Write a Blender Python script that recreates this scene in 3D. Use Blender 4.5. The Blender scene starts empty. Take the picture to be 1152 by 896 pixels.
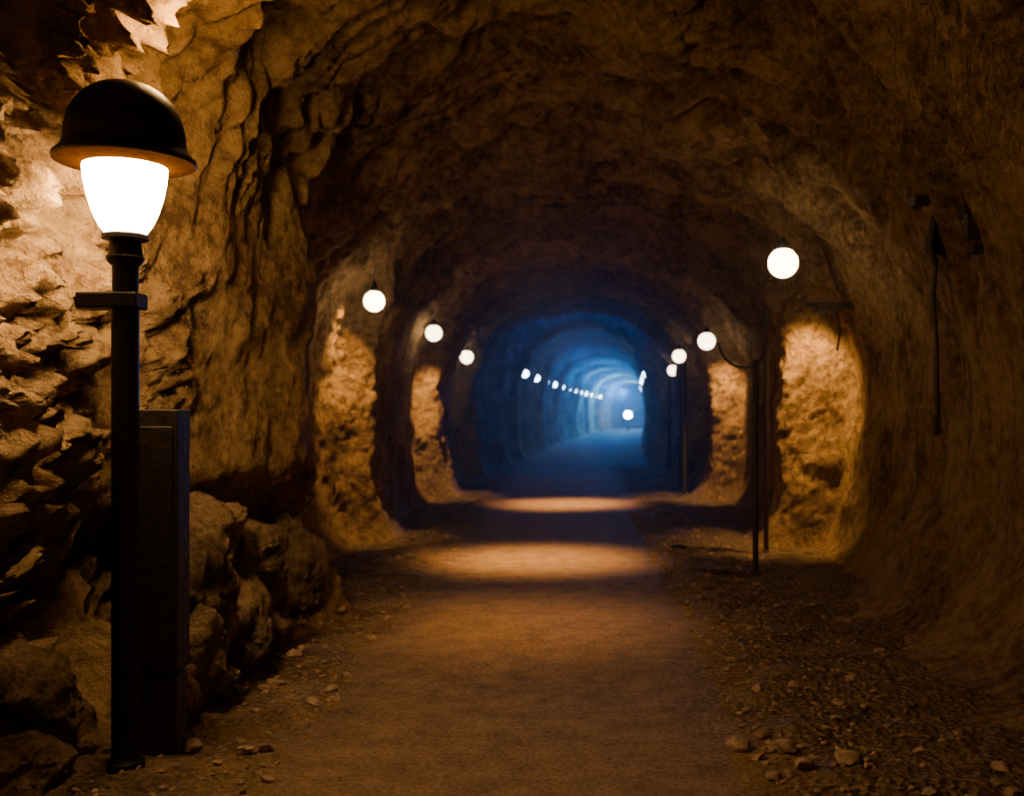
import bpy, bmesh, math, random
import numpy as np
from mathutils import Vector, noise, Matrix
random.seed(7)
F=1150.0; VX=650.0; VY=465.0; CH=1.5
scene=bpy.context.scene
def P(px,py,d):
    return Vector(((px-VX)/F*d, d, CH+(VY-py)/F*d))
def sm(a,b,x):
    t=min(1.0,max(0.0,(x-a)/(b-a))); return t*t*(3-2*t)
def box(d,a,b,f): return sm(a-f/2,a+f/2,d)*(1-sm(b-f/2,b+f/2,d))
def cx(d):
    e=max(0.0,d-27.0); return 0.036*e+0.0006*e*e - (0.018*min(e,2))
# ------------------------------------------------------------ materials
def newmat(name):
    m=bpy.data.materials.new(name); m.use_nodes=True
    nt=m.node_tree; nt.nodes.clear()
    out=nt.nodes.new('ShaderNodeOutputMaterial'); return m,nt,out
def N(nt,t,**kw):
    n=nt.nodes.new(t)
    for k,v in kw.items():
        if k in n.inputs: n.inputs[k].default_value=v
        else: setattr(n,k,v)
    return n
def simple(name,col,rough=.5,metal=0.0,bump=0.0,scale=30,var=.3,spec=.5):
    m,nt,out=newmat(name)
    b=N(nt,'ShaderNodeBsdfPrincipled',Roughness=rough,Metallic=metal)
    b.inputs['Specular IOR Level'].default_value=spec
    tc=N(nt,'ShaderNodeTexCoord'); no=N(nt,'ShaderNodeTexNoise',Scale=scale,Detail=6.0)
    nt.links.new(tc.outputs['Object'],no.inputs['Vector'])
    r=N(nt,'ShaderNodeValToRGB')
    r.color_ramp.elements[0].position=.3; r.color_ramp.elements[1].position=.7
    r.color_ramp.elements[0].color=(*[c*(1-var) for c in col],1)
    r.color_ramp.elements[1].color=(*[min(1,c*(1+var)) for c in col],1)
    nt.links.new(no.outputs['Fac'],r.inputs['Fac']); nt.links.new(r.outputs['Color'],b.inputs['Base Color'])
    if bump>0:
        bp=N(nt,'ShaderNodeBump',Strength=bump,Distance=.02)
        nt.links.new(no.outputs['Fac'],bp.inputs['Height']); nt.links.new(bp.outputs['Normal'],b.inputs['Normal'])
    nt.links.new(b.outputs[0],out.inputs['Surface']); return m
def emis(name,col,s):
    m,nt,out=newmat(name); e=N(nt,'ShaderNodeEmission',Strength=s); e.inputs['Color'].default_value=(*col,1)
    nt.links.new(e.outputs[0],out.inputs['Surface']); return m
def rock(name,dark,light,bumpS=.9,striate=True):
    m,nt,out=newmat(name); L=nt.links.new
    b=N(nt,'ShaderNodeBsdfPrincipled',Roughness=.9)
    b.inputs['Specular IOR Level'].default_value=.15
    tc=N(nt,'ShaderNodeTexCoord')
    n1=N(nt,'ShaderNodeTexNoise',Scale=1.7,Detail=9.0,Roughness=.62)
    n2=N(nt,'ShaderNodeTexNoise',Scale=12.0,Detail=9.0,Roughness=.7)
    n3=N(nt,'ShaderNodeTexNoise',Scale=60.0,Detail=5.0,Roughness=.65)
    for n in (n1,n2,n3): L(tc.outputs['Object'],n.inputs['Vector'])
    mp=N(nt,'ShaderNodeMapping'); mp.inputs['Scale'].default_value=(9,9,.6)
    L(tc.outputs['Object'],mp.inputs['Vector'])
    n4=N(nt,'ShaderNodeTexNoise',Scale=1.6,Detail=7.0,Roughness=.6); L(mp.outputs[0],n4.inputs['Vector'])
    mixf=N(nt,'ShaderNodeMath',operation='ADD'); a=N(nt,'ShaderNodeMath',operation='MULTIPLY'); a.inputs[1].default_value=.5
    c=N(nt,'ShaderNodeMath',operation='MULTIPLY'); c.inputs[1].default_value=.5
    L(n1.outputs['Fac'],a.inputs[0]); L(n2.outputs['Fac'],c.inputs[0]); L(a.outputs[0],mixf.inputs[0]); L(c.outputs[0],mixf.inputs[1])
    r=N(nt,'ShaderNodeValToRGB'); r.color_ramp.elements[0].position=.41; r.color_ramp.elements[1].position=.59
    r.color_ramp.elements[0].color=(*dark,1); r.color_ramp.elements[1].color=(*light,1)
    L(mixf.outputs[0],r.inputs['Fac']); L(r.outputs['Color'],b.inputs['Base Color'])
    sx=N(nt,'ShaderNodeSeparateXYZ'); L(tc.outputs['Object'],sx.inputs[0])
    mr=N(nt,'ShaderNodeMapRange'); mr.inputs['From Min'].default_value=1.2; mr.inputs['From Max'].default_value=2.0; L(sx.outputs['X'],mr.inputs['Value'])
    st=N(nt,'ShaderNodeMath',operation='MULTIPLY'); L(mr.outputs[0],st.inputs[0]); L(n4.outputs['Fac'],st.inputs[1])
    h1=N(nt,'ShaderNodeMath',operation='MULTIPLY_ADD'); h1.inputs[1].default_value=.35; L(n3.outputs['Fac'],h1.inputs[0]); L(n2.outputs['Fac'],h1.inputs[2])
    h2=N(nt,'ShaderNodeMath',operation='MULTIPLY_ADD'); h2.inputs[1].default_value=2.4 if striate else 0; L(st.outputs[0],h2.inputs[0]); L(h1.outputs[0],h2.inputs[2])
    bp=N(nt,'ShaderNodeBump',Strength=bumpS,Distance=.13); L(h2.outputs[0],bp.inputs['Height'])
    L(bp.outputs['Normal'],b.inputs['Normal']); L(b.outputs[0],out.inputs['Surface']); return m
M_rock=rock('tunnel_rock',(.14,.080,.034),(.56,.37,.175),1.0)
M_bould=rock('boulder_rock',(.10,.065,.032),(.40,.27,.14),1.0,False)
def floormat():
    m,nt,out=newmat('packed_dirt'); L=nt.links.new
    b=N(nt,'ShaderNodeBsdfPrincipled',Roughness=.8); b.inputs['Specular IOR Level'].default_value=.25
    tc=N(nt,'ShaderNodeTexCoord')
    n1=N(nt,'ShaderNodeTexNoise',Scale=1.1,Detail=8.0); n2=N(nt,'ShaderNodeTexNoise',Scale=40.0,Detail=8.0,Roughness=.7)
    n0=N(nt,'ShaderNodeTexNoise',Scale=5.0,Detail=8.0,Roughness=.7)
    v=N(nt,'ShaderNodeTexVoronoi',Scale=26.0)
    for n in (n1,n2,v,n0): L(tc.outputs['Object'],n.inputs['Vector'])
    sx=N(nt,'ShaderNodeSeparateXYZ'); L(tc.outputs['Object'],sx.inputs[0])
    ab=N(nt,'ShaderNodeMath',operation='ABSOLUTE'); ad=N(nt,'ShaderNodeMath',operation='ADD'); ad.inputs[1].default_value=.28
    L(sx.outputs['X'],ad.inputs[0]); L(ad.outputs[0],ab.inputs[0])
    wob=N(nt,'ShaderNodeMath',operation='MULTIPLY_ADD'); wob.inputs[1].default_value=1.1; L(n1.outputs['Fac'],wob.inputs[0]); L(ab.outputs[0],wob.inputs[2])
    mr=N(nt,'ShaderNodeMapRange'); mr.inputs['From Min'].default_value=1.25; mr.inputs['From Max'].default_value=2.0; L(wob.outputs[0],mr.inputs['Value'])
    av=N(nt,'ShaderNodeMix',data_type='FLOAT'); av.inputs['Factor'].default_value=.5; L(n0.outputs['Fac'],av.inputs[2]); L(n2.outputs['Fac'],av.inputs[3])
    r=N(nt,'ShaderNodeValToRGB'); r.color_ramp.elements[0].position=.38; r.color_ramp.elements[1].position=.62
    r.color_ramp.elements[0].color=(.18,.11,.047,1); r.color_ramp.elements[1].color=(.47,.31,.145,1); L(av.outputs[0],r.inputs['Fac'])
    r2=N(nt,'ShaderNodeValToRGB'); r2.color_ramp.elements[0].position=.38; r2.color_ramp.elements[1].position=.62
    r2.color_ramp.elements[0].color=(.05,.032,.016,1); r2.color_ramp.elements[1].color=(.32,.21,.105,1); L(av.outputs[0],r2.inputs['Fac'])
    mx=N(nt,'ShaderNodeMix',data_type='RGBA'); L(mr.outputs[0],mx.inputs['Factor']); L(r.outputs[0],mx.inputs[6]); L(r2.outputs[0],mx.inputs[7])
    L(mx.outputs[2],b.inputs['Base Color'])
    hv=N(nt,'ShaderNodeMath',operation='MULTIPLY'); L(v.outputs['Distance'],hv.inputs[0]); L(mr.outputs[0],hv.inputs[1])
    h=N(nt,'ShaderNodeMath',operation='MULTIPLY_ADD'); h.inputs[1].default_value=.8; L(av.outputs[0],h.inputs[0]); L(hv.outputs[0],h.inputs[2])
    bp=N(nt,'ShaderNodeBump',Strength=1.0,Distance=.07); L(h.outputs[0],bp.inputs['Height']); L(bp.outputs['Normal'],b.inputs['Normal'])
    L(b.outputs[0],out.inputs['Surface']); return m
M_floor=floormat()
M_metal=simple('dark_painted_metal',(.012,.009,.006),.5,.1,.15,40,spec=.2)
M_shade=simple('lamp_shade_enamel',(.010,.0075,.005),.45,0,.1,25,spec=.2)
M_under=simple('lamp_shade_lining',(.010,.004,.0008),.8,0,0,spec=0)
M_cab=simple('cabinet_paint',(.028,.018,.010),.6,0,.2,18)
M_iron=simple('rusty_iron',(.045,.03,.02),.6,.4,.3,60)
M_wire=simple('black_cable',(.015,.012,.01),.6)
M_lampglow=emis('frosted_diffuser_glow',(1,.62,.27),175)
M_globe=emis('warm_globe_glow',(1,.70,.38),22)
M_globemid=emis('dim_globe_glow',(1,.76,.48),10)
M_globefar=emis('cool_globe_glow',(.55,.78,1.0),20)
M_gravel=simple('gravel_stone',(.30,.20,.12),.8,0,.4,30,.5)

def obj(name,verts,faces,mat,smooth=True):
    me=bpy.data.meshes.new(name); me.from_pydata(verts,[],faces); me.update()
    o=bpy.data.objects.new(name,me); scene.collection.objects.link(o)
    for m in (mat if isinstance(mat,(list,tuple)) else [mat]): me.materials.append(m)
    if smooth: me.polygons.foreach_set('use_smooth',[True]*len(me.polygons))
    return o
# ------------------------------------------------------------ tunnel surface
LR=[(11.6,12.9,.44),(17.7,18.9,.44),(23.6,24.9,.4)]
RR=[(11.2,12.4,.53),(17.3,18.6,.50),(22.8,24.2,.4)]
def Woff(side,d,z):
    fade=1-.92*sm(2.7,3.4,z)
    o=0
    if side<0:
        o+=.45*(1-sm(4.7,5.0,d))
        if d<5: o+=.18*box(z,.9,2.7,.5)-.35*(1-sm(.45,.95,z))*sm(2,3.5,d)
        f2=1-.6*sm(2.2,3.6,z)
        sl=.50+.36*sm(5,7.3,d)
        o+=sl*box(d,4.95,7.6,.35)*f2
        o-=.38*box(d,5.1,7.3,.4)*(1-sm(.75,1.15,z))
        for a,b,m in LR: o+=m*box(d,a,b,.24)*fade
    else:
        o+=.12*box(d,-5,8.2,.2)-.12*box(d,8.3,11.2,.3)
        for a,b,m in RR: o+=m*box(d,a,b,.24)*fade
    if d>26:
        o+=.15*sm(26,28,d)
        ph=(d-28.3)%4.4
        if d>28.3: o+=.50*box(ph,.4,1.4,.22)*(1-.45*sm(2.9,3.9,z))
    return o
A0,B0,SP,W0,H0=.85,1.0,1.75,2.8,4.35
def steep(d): return 1-.45*sm(7.8,9.4,d)
def baseprofile():
    pts=[]
    for i in range(30):
        t=i/30*math.pi/2; pts.append((W0-A0+A0*math.sin(t), B0*(1-math.cos(t))))
    for i in range(12): pts.append((W0,B0+(SP-B0)*i/12))
    for i in range(81):
        t=i/80*math.pi/2; pts.append((W0*math.cos(t)**.95 if i<80 else 0,SP+(H0-SP)*math.sin(t)))
    return np.array(pts)
bp_=baseprofile(); seg=np.r_[0,np.cumsum(np.hypot(*np.diff(bp_,axis=0).T))]
NS=185
u=np.linspace(0,seg[-1],NS); hx=np.interp(u,seg,bp_[:,0]); hz=np.interp(u,seg,bp_[:,1])
prof=[(-x,z) for x,z in zip(hx,hz)]+[(x,z) for x,z in list(zip(hx,hz))[::-1][1:]]
prof=np.array(prof); NP=len(prof)
ds=list(np.arange(-3,3.4,.16))+list(np.arange(3.4,7.8,.026))+list(np.arange(7.8,10.9,.05))+list(np.arange(10.9,11.9,.014))+list(np.arange(11.9,16.9,.07))+list(np.arange(16.9,18.0,.022))+list(np.arange(18.0,30,.11))+list(np.arange(30,110,.25))
def surf(x0,z0,d):
    side=-1 if x0<0 else 1
    if z0<B0: x0=side*(W0-(W0-abs(x0))*steep(d))
    x=x0*(1-Woff(side,d,z0)/W0)
    z=z0
    nx,nz=x,z-1.7; l=math.hypot(nx,nz)+1e-6; nx/=l; nz/=l
    p=Vector((x,d,z))
    low=sm(0,.5,z)
    a=.16*noise.noise(p*.55+Vector((3,1,7)))+.09*noise.noise(Vector((x*1.1,d*1.6,z*1.1)))
    ny=0
    if d<34:
        p2=Vector((x*2.2,d*3.2,z*2.2))
        calm=1-.6*sm(1.0,1.9,x)*(1-sm(3.0,3.6,z))
        a+=(.05*noise.noise(p2)+.026*noise.noise(p*7)+ .013*noise.noise(p*17))*calm
        if x>1.2: a+=.03*sm(1.2,2,x)*noise.noise(Vector((x*2,d*6,z*.5)))
        top=sm(2.4,3.4,z)
        if top>0: 
            q=Vector((x*.6+.5*noise.noise(p*.7),d*1.9+1.2*noise.noise(p*.6+Vector((0,0,4))),z*.6))
            r1=abs(noise.noise(q)); r2=abs(noise.noise(q*2.3+Vector((4,0,0)))); r3=abs(noise.noise(q*5.5))
            a+=top*(.24*(1-sm(0,.22,r1))*1.0+.11*(1-sm(0,.25,r2))+.05*(1-sm(0,.3,r3))-.14+.12*noise.noise(p*1.1+Vector((8,8,0))))
        crag=0
        if side<0 and d<9:
            crag=sm(.05,.35,z)*(1-sm(3.3,3.9,z))*(1-sm(4.8,5.25,d)) + .5*box(d,5.1,5.8,.5)*sm(.9,1.3,z)*(1-sm(2.1,2.6,z)) + .7*box(d,5.2,8,.3)*(1-sm(.8,1.2,z))
        for a0,b0,m in (LR if side<0 else RR):
            k=box(d,a0-.2,b0,.3)*(1-sm(2.9,3.5,z))*low
            if k>0:
                crag=max(crag,.10*k)
                ny=k*(.05*noise.noise(p*2.2)+.025*noise.noise(p*5)+.018*noise.noise(p*11)+.012*noise.noise(p*25))
        if crag>0:
            w=p+Vector((noise.noise(p*2),noise.noise(p*2+Vector((9,0,0))),noise.noise(p*2+Vector((0,9,0)))))*.15
            vd=noise.voronoi(w*3.0)[0]; vd2=noise.voronoi(w*7.5)[0]; vd3=noise.voronoi(w*17)[0]
            c=.55*(vd[0]**2-.2)+.34*(vd2[0]**2-.2)+.18*(vd3[0]**2-.2)+.14*noise.noise(p*1.7+Vector((5,5,5)))+.03*noise.noise(p*24)
            a+=crag*c
    a*=low*.9+.1
    return (x+nx*a+cx(d), d+ny, z+nz*a)
V=np.array([[surf(x0,z0,d) for (x0,z0) in prof] for d in ds])
dd=np.gradient(V,axis=0); du=np.gradient(V,axis=1)
NR=np.cross(du,dd); NR/=np.linalg.norm(NR,axis=2,keepdims=True)+1e-9
mid=NP//2
if NR[len(ds)//3,mid][2]>0: NR=-NR
def strip(name,c0,c1):
    w=c1-c0+1; R=len(ds)
    vs=V[:,c0:c1+1].reshape(-1,3).tolist(); fs=[]
    for i in range(R-1):
        b0=i*w
        for j in range(w-1):
            q=b0+j; fs.append((q,q+w,q+w+1,q+1))
    o=obj(name,vs,fs,M_rock)
    me=o.data
    if me.polygons[0].normal.dot(Vector(NR[0,c0]))<0: me.flip_normals()
    me.normals_split_custom_set_from_vertices(NR[:,c0:c1+1].reshape(-1,3).tolist())
    return o
zsplit=int(np.argmax(hz>2.9))
strip('wall_left',0,zsplit); strip('ceiling',zsplit,NP-1-zsplit); strip('wall_right',NP-1-zsplit,NP-1)
def fz(x,d):
    e=sm(.9,1.5,abs(x+.25))
    z=.02*noise.noise(Vector((x*.8,d*.8,0)))+e*(.03+.05*noise.noise(Vector((x*2.5,d*2.5,3)))+.025*noise.noise(Vector((x*11,d*11,3))))
    if d>27.6: z=z*.5+.03*sm(27.7,28.0,d)
    return z
def groundz(x,d):
    side=-1 if x<0 else 1
    s=abs(x)/(1-Woff(side,d,.2)/W0); z=fz(x,d); A=A0*steep(d)
    if s>W0-A:
        t=min(1,(s-(W0-A))/A); z=max(z,B0*(1-math.sqrt(1-t*t)))
    return z
fx=np.linspace(-2.9,2.9,170); vs=[];fs=[]
for d in ds:
    for x in fx: vs.append((x+cx(d),d,fz(x,d)))
w=len(fx)
for i in range(len(ds)-1):
    for j in range(w-1):
        q=i*w+j; fs.append((q,q+1,q+w+1,q+w))
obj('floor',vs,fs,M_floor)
de=ds[-1]
vs=[tuple(v) for v in V[-1]]+[(cx(de),de+.4,1.5)]; fs=[(i,i+1,len(vs)-1) for i in range(NP-1)]+[(NP-1,0,len(vs)-1)]
obj('wall_end',vs,fs,M_rock)
# ------------------------------------------------------------ generic builders
class MB:
    def __init__(s): s.v=[];s.f=[];s.m=[]
    def lathe(s,c,prof,n=40,mi=0,cap=True):
        b=len(s.v)
        for r,z in prof:
            for k in range(n):
                a=2*math.pi*k/n; s.v.append((c[0]+r*math.cos(a),c[1]+r*math.sin(a),c[2]+z))
        for i in range(len(prof)-1):
            for k in range(n):
                k2=(k+1)%n; s.f.append((b+i*n+k,b+i*n+k2,b+(i+1)*n+k2,b+(i+1)*n+k)); s.m.append(mi)
        if cap:
            s.f.append(tuple(b+k for k in range(n))[::-1]); s.m.append(mi)
            s.f.append(tuple(b+(len(prof)-1)*n+k for k in range(n))); s.m.append(mi)
    def tube(s,pts,r,n=10,mi=0):
        pts=[Vector(p) for p in pts]; b=len(s.v)
        for i,p in enumerate(pts):
            t=(pts[min(i+1,len(pts)-1)]-pts[max(i-1,0)]).normalized()
            ref=Vector((0,1,0)) if abs(t.y)<.9 else Vector((1,0,0))
            a=t.cross(ref).normalized(); c=t.cross(a)
            rr=r[i] if isinstance(r,(list,tuple)) else r
            for k in range(n):
                q=p+(a*math.cos(2*math.pi*k/n)+c*math.sin(2*math.pi*k/n))*rr; s.v.append(tuple(q))
        for i in range(len(pts)-1):
            for k in range(n):
                k2=(k+1)%n; s.f.append((b+i*n+k,b+i*n+k2,b+(i+1)*n+k2,b+(i+1)*n+k)); s.m.append(mi)
        s.f.append(tuple(b+k for k in range(n))[::-1]); s.m.append(mi)
        s.f.append(tuple(b+(len(pts)-1)*n+k for k in range(n))); s.m.append(mi)
    def box(s,c,h,mi=0):
        b=len(s.v)
        for z in(-1,1):
            for y in(-1,1):
                for x in(-1,1): s.v.append((c[0]+x*h[0],c[1]+y*h[1],c[2]+z*h[2]))
        for f in((0,2,3,1),(4,5,7,6),(0,1,5,4),(2,6,7,3),(0,4,6,2),(1,3,7,5)): s.f.append(tuple(b+i for i in f)); s.m.append(mi)
    def sphere(s,c,r,mi=0,n=24,m=14):
        s.lathe(c,[(max(1e-4,r*math.sin(math.pi*i/m)),-r*math.cos(math.pi*i/m)) for i in range(m+1)],n,mi,False)
    def make(s,name,mats,parent=None,bevel=0,smooth=True):
        o=obj(name,s.v,s.f,mats,smooth)
        o.data.polygons.foreach_set('material_index',s.m)
        if bevel:
            bv=o.modifiers.new('bevel','BEVEL'); bv.width=bevel; bv.segments=3; bv.limit_method='ANGLE'
        try:
            if smooth: o.data.set_sharp_from_angle(angle=math.radians(40))
        except Exception: pass
        if parent: o.parent=parent
        return o
def empty(name,loc=(0,0,0)):
    e=bpy.data.objects.new(name,None); scene.collection.objects.link(e); e.empty_display_size=.1; return e
def arc(p,q,bul,n=14):
    p=Vector(p);q=Vector(q);bul=Vector(bul)
    return [p*(1-t)**2+bul*2*t*(1-t)+q*t*t for t in [i/n for i in range(n+1)]]
# ------------------------------------------------------------ lamp post
LD=4.16; LX=(141-VX)/F*LD; S=LD/F
def zpx(py,d=LD): return CH+(VY-py)/F*d
lamp=empty('lamp_post')
gz=groundz(LX,LD)
m=MB()
m.lathe((LX,LD,0),[(.075,gz-.06),(.075,gz+.02),(.062,gz+.03),(.053,gz+.05),(.053,zpx(349))],28)
m.make('pole',[M_metal],lamp)
m=MB(); m.box(((92+160)/2*S-VX*S,LD,zpx(339)),((160-92)/2*S,.062,9*S)); m.make('cross_arm',[M_metal],lamp,.01,False)
m=MB()
m.lathe((LX,LD,0),[(.045,zpx(332)),(.05,zpx(324)),(.05,zpx(300)),(.066,zpx(296)),(.074,zpx(290)),(.066,zpx(287)),(.06,zpx(272)),(.09,zpx(270)),(.09,zpx(265)),(.08,zpx(263))],32)
m.make('neck_collar',[M_metal],lamp)
m=MB()
m.lathe((LX,LD,0),[(.075,zpx(264)),(.10,zpx(255)),(.125,zpx(240)),(.145,zpx(222)),(.157,zpx(205)),(.162,zpx(190)),(.158,zpx(184))],40)
m.make('frosted_diffuser',[M_lampglow],lamp)
m=MB()
R=.232; pr=[(.270,zpx(184)),(.276,zpx(182)),(.272,zpx(178)),(.245,zpx(171)),(.236,zpx(166))]
zb=zpx(158); ht=zpx(93)-zb
for i in range(0,19):
    a=i/18*math.pi/2; pr.append((max(.002,R*math.cos(a)**.85 if i<18 else .002),zb+ht*math.sin(a)))
m.lathe((LX,LD,0),pr,56,0,False)
m.lathe((LX,LD,0),[(.270,zpx(184)),(.20,zpx(187)),(.165,zpx(188)),(.002,zpx(186))],56,1,False)
m.make('domed_shade',[M_shade,M_under],lamp)
m=MB(); cabx=(177-VX)/F*4.36; cg=groundz(cabx,4.4)
m.box((cabx,4.42,(zpx(461,4.33)+zpx(758,4.33))/2),(24*4.33/F,.07,(zpx(461,4.33)-zpx(758,4.33))/2))
m.box((cabx,4.42,(zpx(762,4.33)+cg-.05)/2),(22*4.33/F,.06,(zpx(762,4.33)-cg+.05)/2))
m.box((cabx,4.345,(zpx(480,4.33)+zpx(745,4.33))/2),(19*4.33/F,.006,(zpx(480,4.33)-zpx(745,4.33))/2))
m.make('utility_cabinet',[M_cab],None,.006,False)
# ------------------------------------------------------------ hanging globe lamps
def ceilz(x,d):
    sd=-1 if x<0 else 1
    for x0,z0 in zip(hx,hz):
        if z0<2: continue
        s=surf(sd*x0,z0,d)
        if abs(s[0]-cx(d))<=abs(x-cx(d)): return s[2]
    return 4.2
def globe(px,py,d,r,mat=M_globe):
    p=P(px,py,d); e=empty('hanging_globe_lamp')
    m=MB(); m.sphere(p,r,0); m.make('glass_globe',[mat],e)
    m=MB(); m.lathe((p.x,p.y,p.z+r*.93),[(r*.42,-.01),(r*.45,.02),(r*.36,.05),(r*.2,.075),(r*.14,.11)],20); 
    cz=ceilz(p.x,p.y)
    m.tube([p+Vector((0,0,r)),(p.x,p.y,max(cz+.05,p.z+r+.1))],.003,8)
    m.make('socket_and_cord',[M_wire],e)
    return p
globe(881,296,9.2,.135)
globe(795,384,16.6,.140,M_globemid)
globe(764,401,21.9,.14,M_globemid)
globe(757,417,27,.14,M_globemid)
globe(421,339,10.9,.112)
globe(488,375,16.4,.13,M_globemid)
globe(525,402,22.8,.145,M_globemid)
globe(557,413,29,.13,M_globemid)
m=MB()
d=34.5
while d<84:
    for sd in(-1,1):
        x=cx(d)+sd*2.05; z=2.83
        m.sphere((x,d,z),.13,0,14,8); m.tube([(x,d,z+.1),(x,d,z+.6)],.012,6,1)
    d+=4.4
m.make('festoon_lights',[M_globefar,M_wire])
# ------------------------------------------------------------ iron poles
def pole(px,d,ptop,r,extra=None,name='iron_lamp_stand'):
    x=(px-VX)/F*d; g=groundz(x,d)
    m=MB(); m.tube([(x,d,g-.05),(x,d,zpx(ptop,d))],r,12)
    m.lathe((x,d,g),[(r*1.6,-.03),(r*1.6,.01),(r*1.05,.02)],16)
    if extra: extra(m,x,d)
    return m.make(name,[M_iron])
def exA(m,x,d):
    q=lambda px,py: P(px,py,d)
    m.tube(arc(q(850,412),q(808,386),q(816,420)),.012,8)
    m.tube(arc(q(850,412),q(862,350),q(868,392)),.012,8)
pole(850,9.2,405,.027,exA)
def exB(m,x,d):
    q=lambda px,py: P(px,py,d)
    c=q(846,357); m.tube([c+Vector((math.cos(t)*.09,0,math.sin(t)*.085)) for t in [i/16*2*math.pi for i in range(17)]],.012,8)
    m.tube(arc(q(862,372),q(846,366),q(856,366)),.012,8)
pole(862,10.8,352,.026,exB)
pole(770,18.2,408,.035)
pole(765,19.5,425,.02)
pole(753,27,425,.05)
m=MB(); a=P(906,343,10.2); b=P(962,343,10.2)
m.tube([a,b],.025,8); m.box(P(932,346,10.2),(.12,.05,.045)); m.tube([P(940,346,10.2),P(945,372,10.2),P(942,395,10.2)],.012,6)
m.make('wall_bracket',[M_iron])
# ------------------------------------------------------------ broken bracket and cable on right wall
def wallx(d,z):
    i=int(np.argmin(abs(hz-z)+(hx<1)*9)); s=surf(hx[i],hz[i],d); return s[0]
m=MB(); d0=6.9
for (z0,dd_,h,w_) in((2.93,0,.035,.07),(2.70,.05,.12,.03),(2.80,-.32,.05,.05),(2.68,-.42,.08,.03),(2.55,-.38,.03,.06)):
    x=wallx(d0+dd_,z0); m.box((x-.02,d0+dd_,z0),(.05,w_,h))
x=wallx(d0,2.7)
m.tube([(x-.05,d0,2.9),(x-.09,d0,2.62),(x-.05,d0,2.5)],[.022,.035,.016],8)
m.tube([(x-.04,d0,2.55),(x-.06,d0+.02,2.3),(x-.04,d0,2.0),(x-.05,d0-.02,1.7),(x-.03,d0,1.42)],[.014,.020,.014,.022,.016],8)
m.box((x-.04,d0,1.42),(.022,.022,.07))
m.make('wall_conduit',[M_iron],None,.012,False)
# ------------------------------------------------------------ rocks
def stone(m,c,r,sub=3,flat=(1,1,1),seed=0,amp=.35):
    bm=bmesh.new(); bmesh.ops.create_icosphere(bm,subdivisions=sub,radius=1)
    rot=Matrix.Rotation(random.uniform(0,6.28),3,'Z')@Matrix.Rotation(random.uniform(-.4,.4),3,'X')
    b=len(m.v); so=Vector((seed*3.1,seed*1.7,seed*.9))
    for v in bm.verts:
        p=v.co.copy(); k=1+amp*noise.noise(p*1.3+so)
        if sub>2:
            vd=noise.voronoi(p*1.6+so)[0]; k+=.28*(vd[0]-.5)-.06*(vd[1]-vd[0]<.06)+.07*noise.noise(p*5+so)+.03*noise.noise(p*12+so)
        p=p*k; p=Vector((p.x*flat[0],p.y*flat[1],p.z*flat[2])); p=rot@p
        m.v.append(tuple(Vector(c)+p*r))
    for f in bm.faces: m.f.append(tuple(b+v.index for v in f.verts)); m.m.append(0)
    bm.free()
m=MB()
rk=[(214,655,5.15,.30,(.7,.8,1.25)),(222,740,5.0,.24,(.8,.8,1.1)),(275,625,6.0,.25,(1,.9,.8)),(262,700,5.75,.28,(.8,.9,1.1)),
    (300,668,6.4,.26,(.8,1,1.0)),(312,712,6.2,.14,(.9,1,.8)),(240,765,5.15,.16,(1,1,.7)),(235,600,5.6,.25,(.9,.9,.9)),(335,640,7.2,.28,(.8,1,1.2)),(196,790,4.75,.15,(.8,.9,1.3)),
    (40,800,4.35,.26,(1,.9,1)),(95,850,4.4,.16,(1,.9,.8)),(10,880,4.0,.22,(1,.9,.8))]
for i,(px,py,d,r,fl) in enumerate(rk): stone(m,P(px-8,py,d),r,5,fl,i)
m.make('rock_pile',[M_bould])
m=MB()
for i in range(4400):
    d=3.2+random.random()**1.5*12; side=random.choice((-1,1,1))
    x=-.25+side*(1.0+abs(random.gauss(.32,.45)))
    if i%12==0: x=random.uniform(-1.3,.9)
    if abs(x)>2.25 or (side<0 and x<-1.95): continue
    r=.006+.014*random.random()**3 + (.03*random.random() if random.random()<.06 else 0)
    if abs(x+.25)<1: r=min(r,.009)
    stone(m,(x,d,groundz(x,d)+r*.3),r,1,(1,1.2,.6),i,.5)
for (px,py,r) in((215,850,.045),(275,853,.035),(331,748,.04),(885,850,.05),(905,872,.04),(822,748,.035),(870,880,.03),(385,700,.03),(460,630,.03),(830,845,.05),(955,870,.05)):
    d=CH*F/(py-VY); x=(px-VX)/F*d; stone(m,(x,d,groundz(x,d)+r*.4),r,2,(1.2,1,.6),px,.4)
m.make('gravel',[M_gravel])
m=MB()
for (px,py,l) in((818,651,.3),(764,621,.22)):
    d=CH*F/(py-VY); x=(px-VX)/F*d; z=groundz(x,d)+.02
    m.tube([(x-l/2,d,z),(x,d+.02,z+.015),(x+l/2,d-.03,z)],[.012,.022,.014],6)
m.make('wood_debris',[M_iron])
# far floodlight
m=MB(); fx_,fd=cx(86)+.05,86.0
m.sphere((fx_,fd,1.35),.32,0); m.tube([(fx_,fd,0),(fx_,fd,1.1)],.05,10,1)
m.make('floodlight',[emis('floodlight_glow',(.6,.8,1),60),M_iron])
# ------------------------------------------------------------ haze volume added for glow around lamps, deeper tunnel only
mh,nt,out=newmat('glow_haze')
vs_=N(nt,'ShaderNodeVolumeScatter',Density=.0036,Anisotropy=.75); vs_.inputs['Color'].default_value=(1,.97,.93,1)
nt.links.new(vs_.outputs[0],out.inputs['Volume'])
m=MB(); m.box((2.5,45.5,2.2),(6,38.8,2.6)); m.make('glow_haze',[mh],None,0,False)
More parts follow.
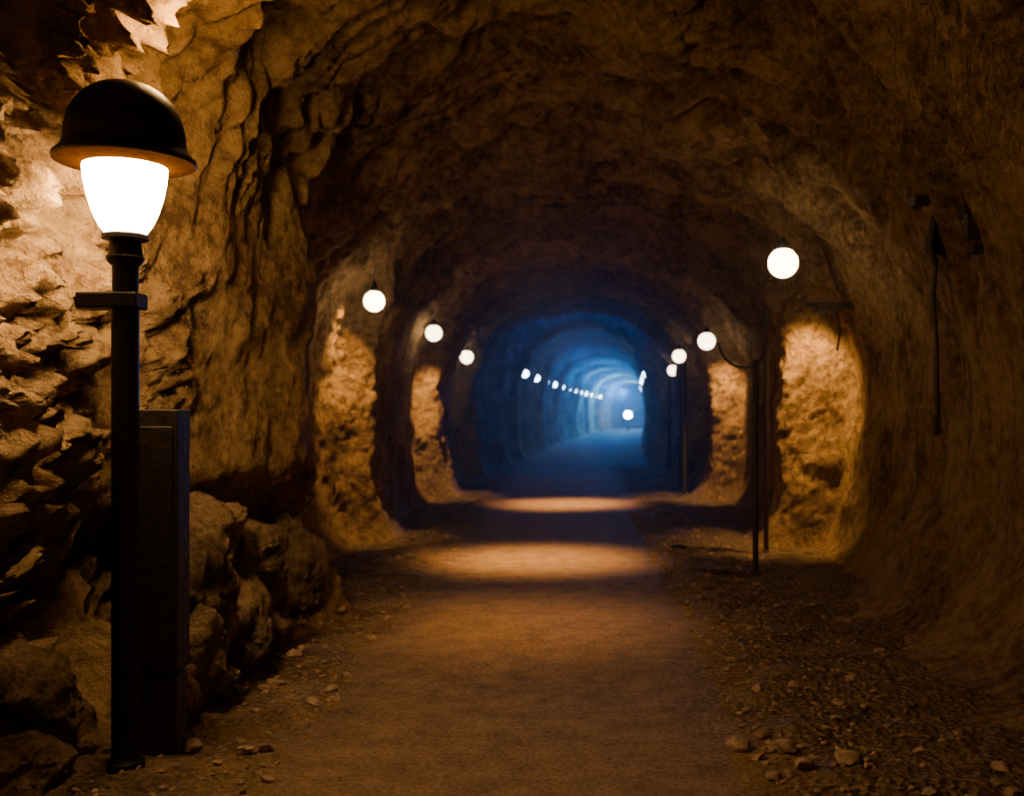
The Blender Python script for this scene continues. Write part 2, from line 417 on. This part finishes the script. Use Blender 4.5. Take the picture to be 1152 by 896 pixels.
# ------------------------------------------------------------ lights
def spot(loc,tgt,power,col,ang,blend=.8,rad=.12):
    l=bpy.data.lights.new('spot','SPOT'); l.energy=power; l.color=col; l.spot_size=math.radians(ang); l.spot_blend=blend; l.shadow_soft_size=rad
    o=bpy.data.objects.new('spot_light',l); scene.collection.objects.link(o); o.location=loc
    o.rotation_euler=(Vector(tgt)-Vector(loc)).to_track_quat('-Z','Y').to_euler(); return o
def point(loc,power,col,rad=.2):
    l=bpy.data.lights.new('pt','POINT'); l.energy=power; l.color=col; l.shadow_soft_size=rad
    o=bpy.data.objects.new('point_light',l); scene.collection.objects.link(o); o.location=loc; return o
warm=(1,.54,.17)
spot((-.45,10.5,3.9),(-.45,10.5,0),2700,(1,.50,.15),40,1,.4)
spot((-.15,16.7,3.9),(-.15,16.9,0),2900,(1,.50,.15),42,1,.4)
spot((-.35,7.3,3.8),(-.35,7.3,0),620,(1,.50,.15),42,1,.5)
spot((2.42,10.72,3.0),(2.50,11.1,1.6),560,warm,66,.9,.05)
spot((2.38,16.85,2.8),(2.4,17.25,1.4),480,warm,66,.9,.05)
spot((-2.46,11.15,2.85),(-2.60,11.55,1.5),320,warm,56,.9,.05)
spot((-2.40,17.25,2.8),(-2.52,17.65,1.4),380,warm,58,.9,.05)
point((-1.75,4.6,3.2),48,warm,.12)  # added light behind the shade, brightens wall and ceiling above the lamp
point((-.3,1.4,2.7),22,(1,.54,.20),.3)  # added fill near the camera, no fixture here
for d,pw,c in((28.3,120,(0,.095,1)),(37,70,(0,.12,1)),(46,240,(.0,.15,1)),(56,700,(.01,.20,1)),(66,1500,(.03,.27,1)),(77,2500,(.06,.36,1)),(92,3000,(.1,.36,1))):
    point((cx(d),d,3.0),pw,c,.3)
w=bpy.data.worlds.new('world'); scene.world=w; w.use_nodes=True
w.node_tree.nodes['Background'].inputs[0].default_value=(.02,.012,.008,1); w.node_tree.nodes['Background'].inputs[1].default_value=.1
# ------------------------------------------------------------ camera
cam=bpy.data.cameras.new('camera'); co=bpy.data.objects.new('camera',cam); scene.collection.objects.link(co)
co.location=(0,0,CH); co.rotation_euler=(math.pi/2,0,0)
cam.sensor_width=36; cam.lens=F/1152*36; cam.shift_x=-(VX-576)/1152; cam.shift_y=(VY-448)/1152
cam.dof.use_dof=True; cam.dof.focus_distance=4.6; cam.dof.aperture_fstop=2.2; cam.clip_end=300
scene.camera=co
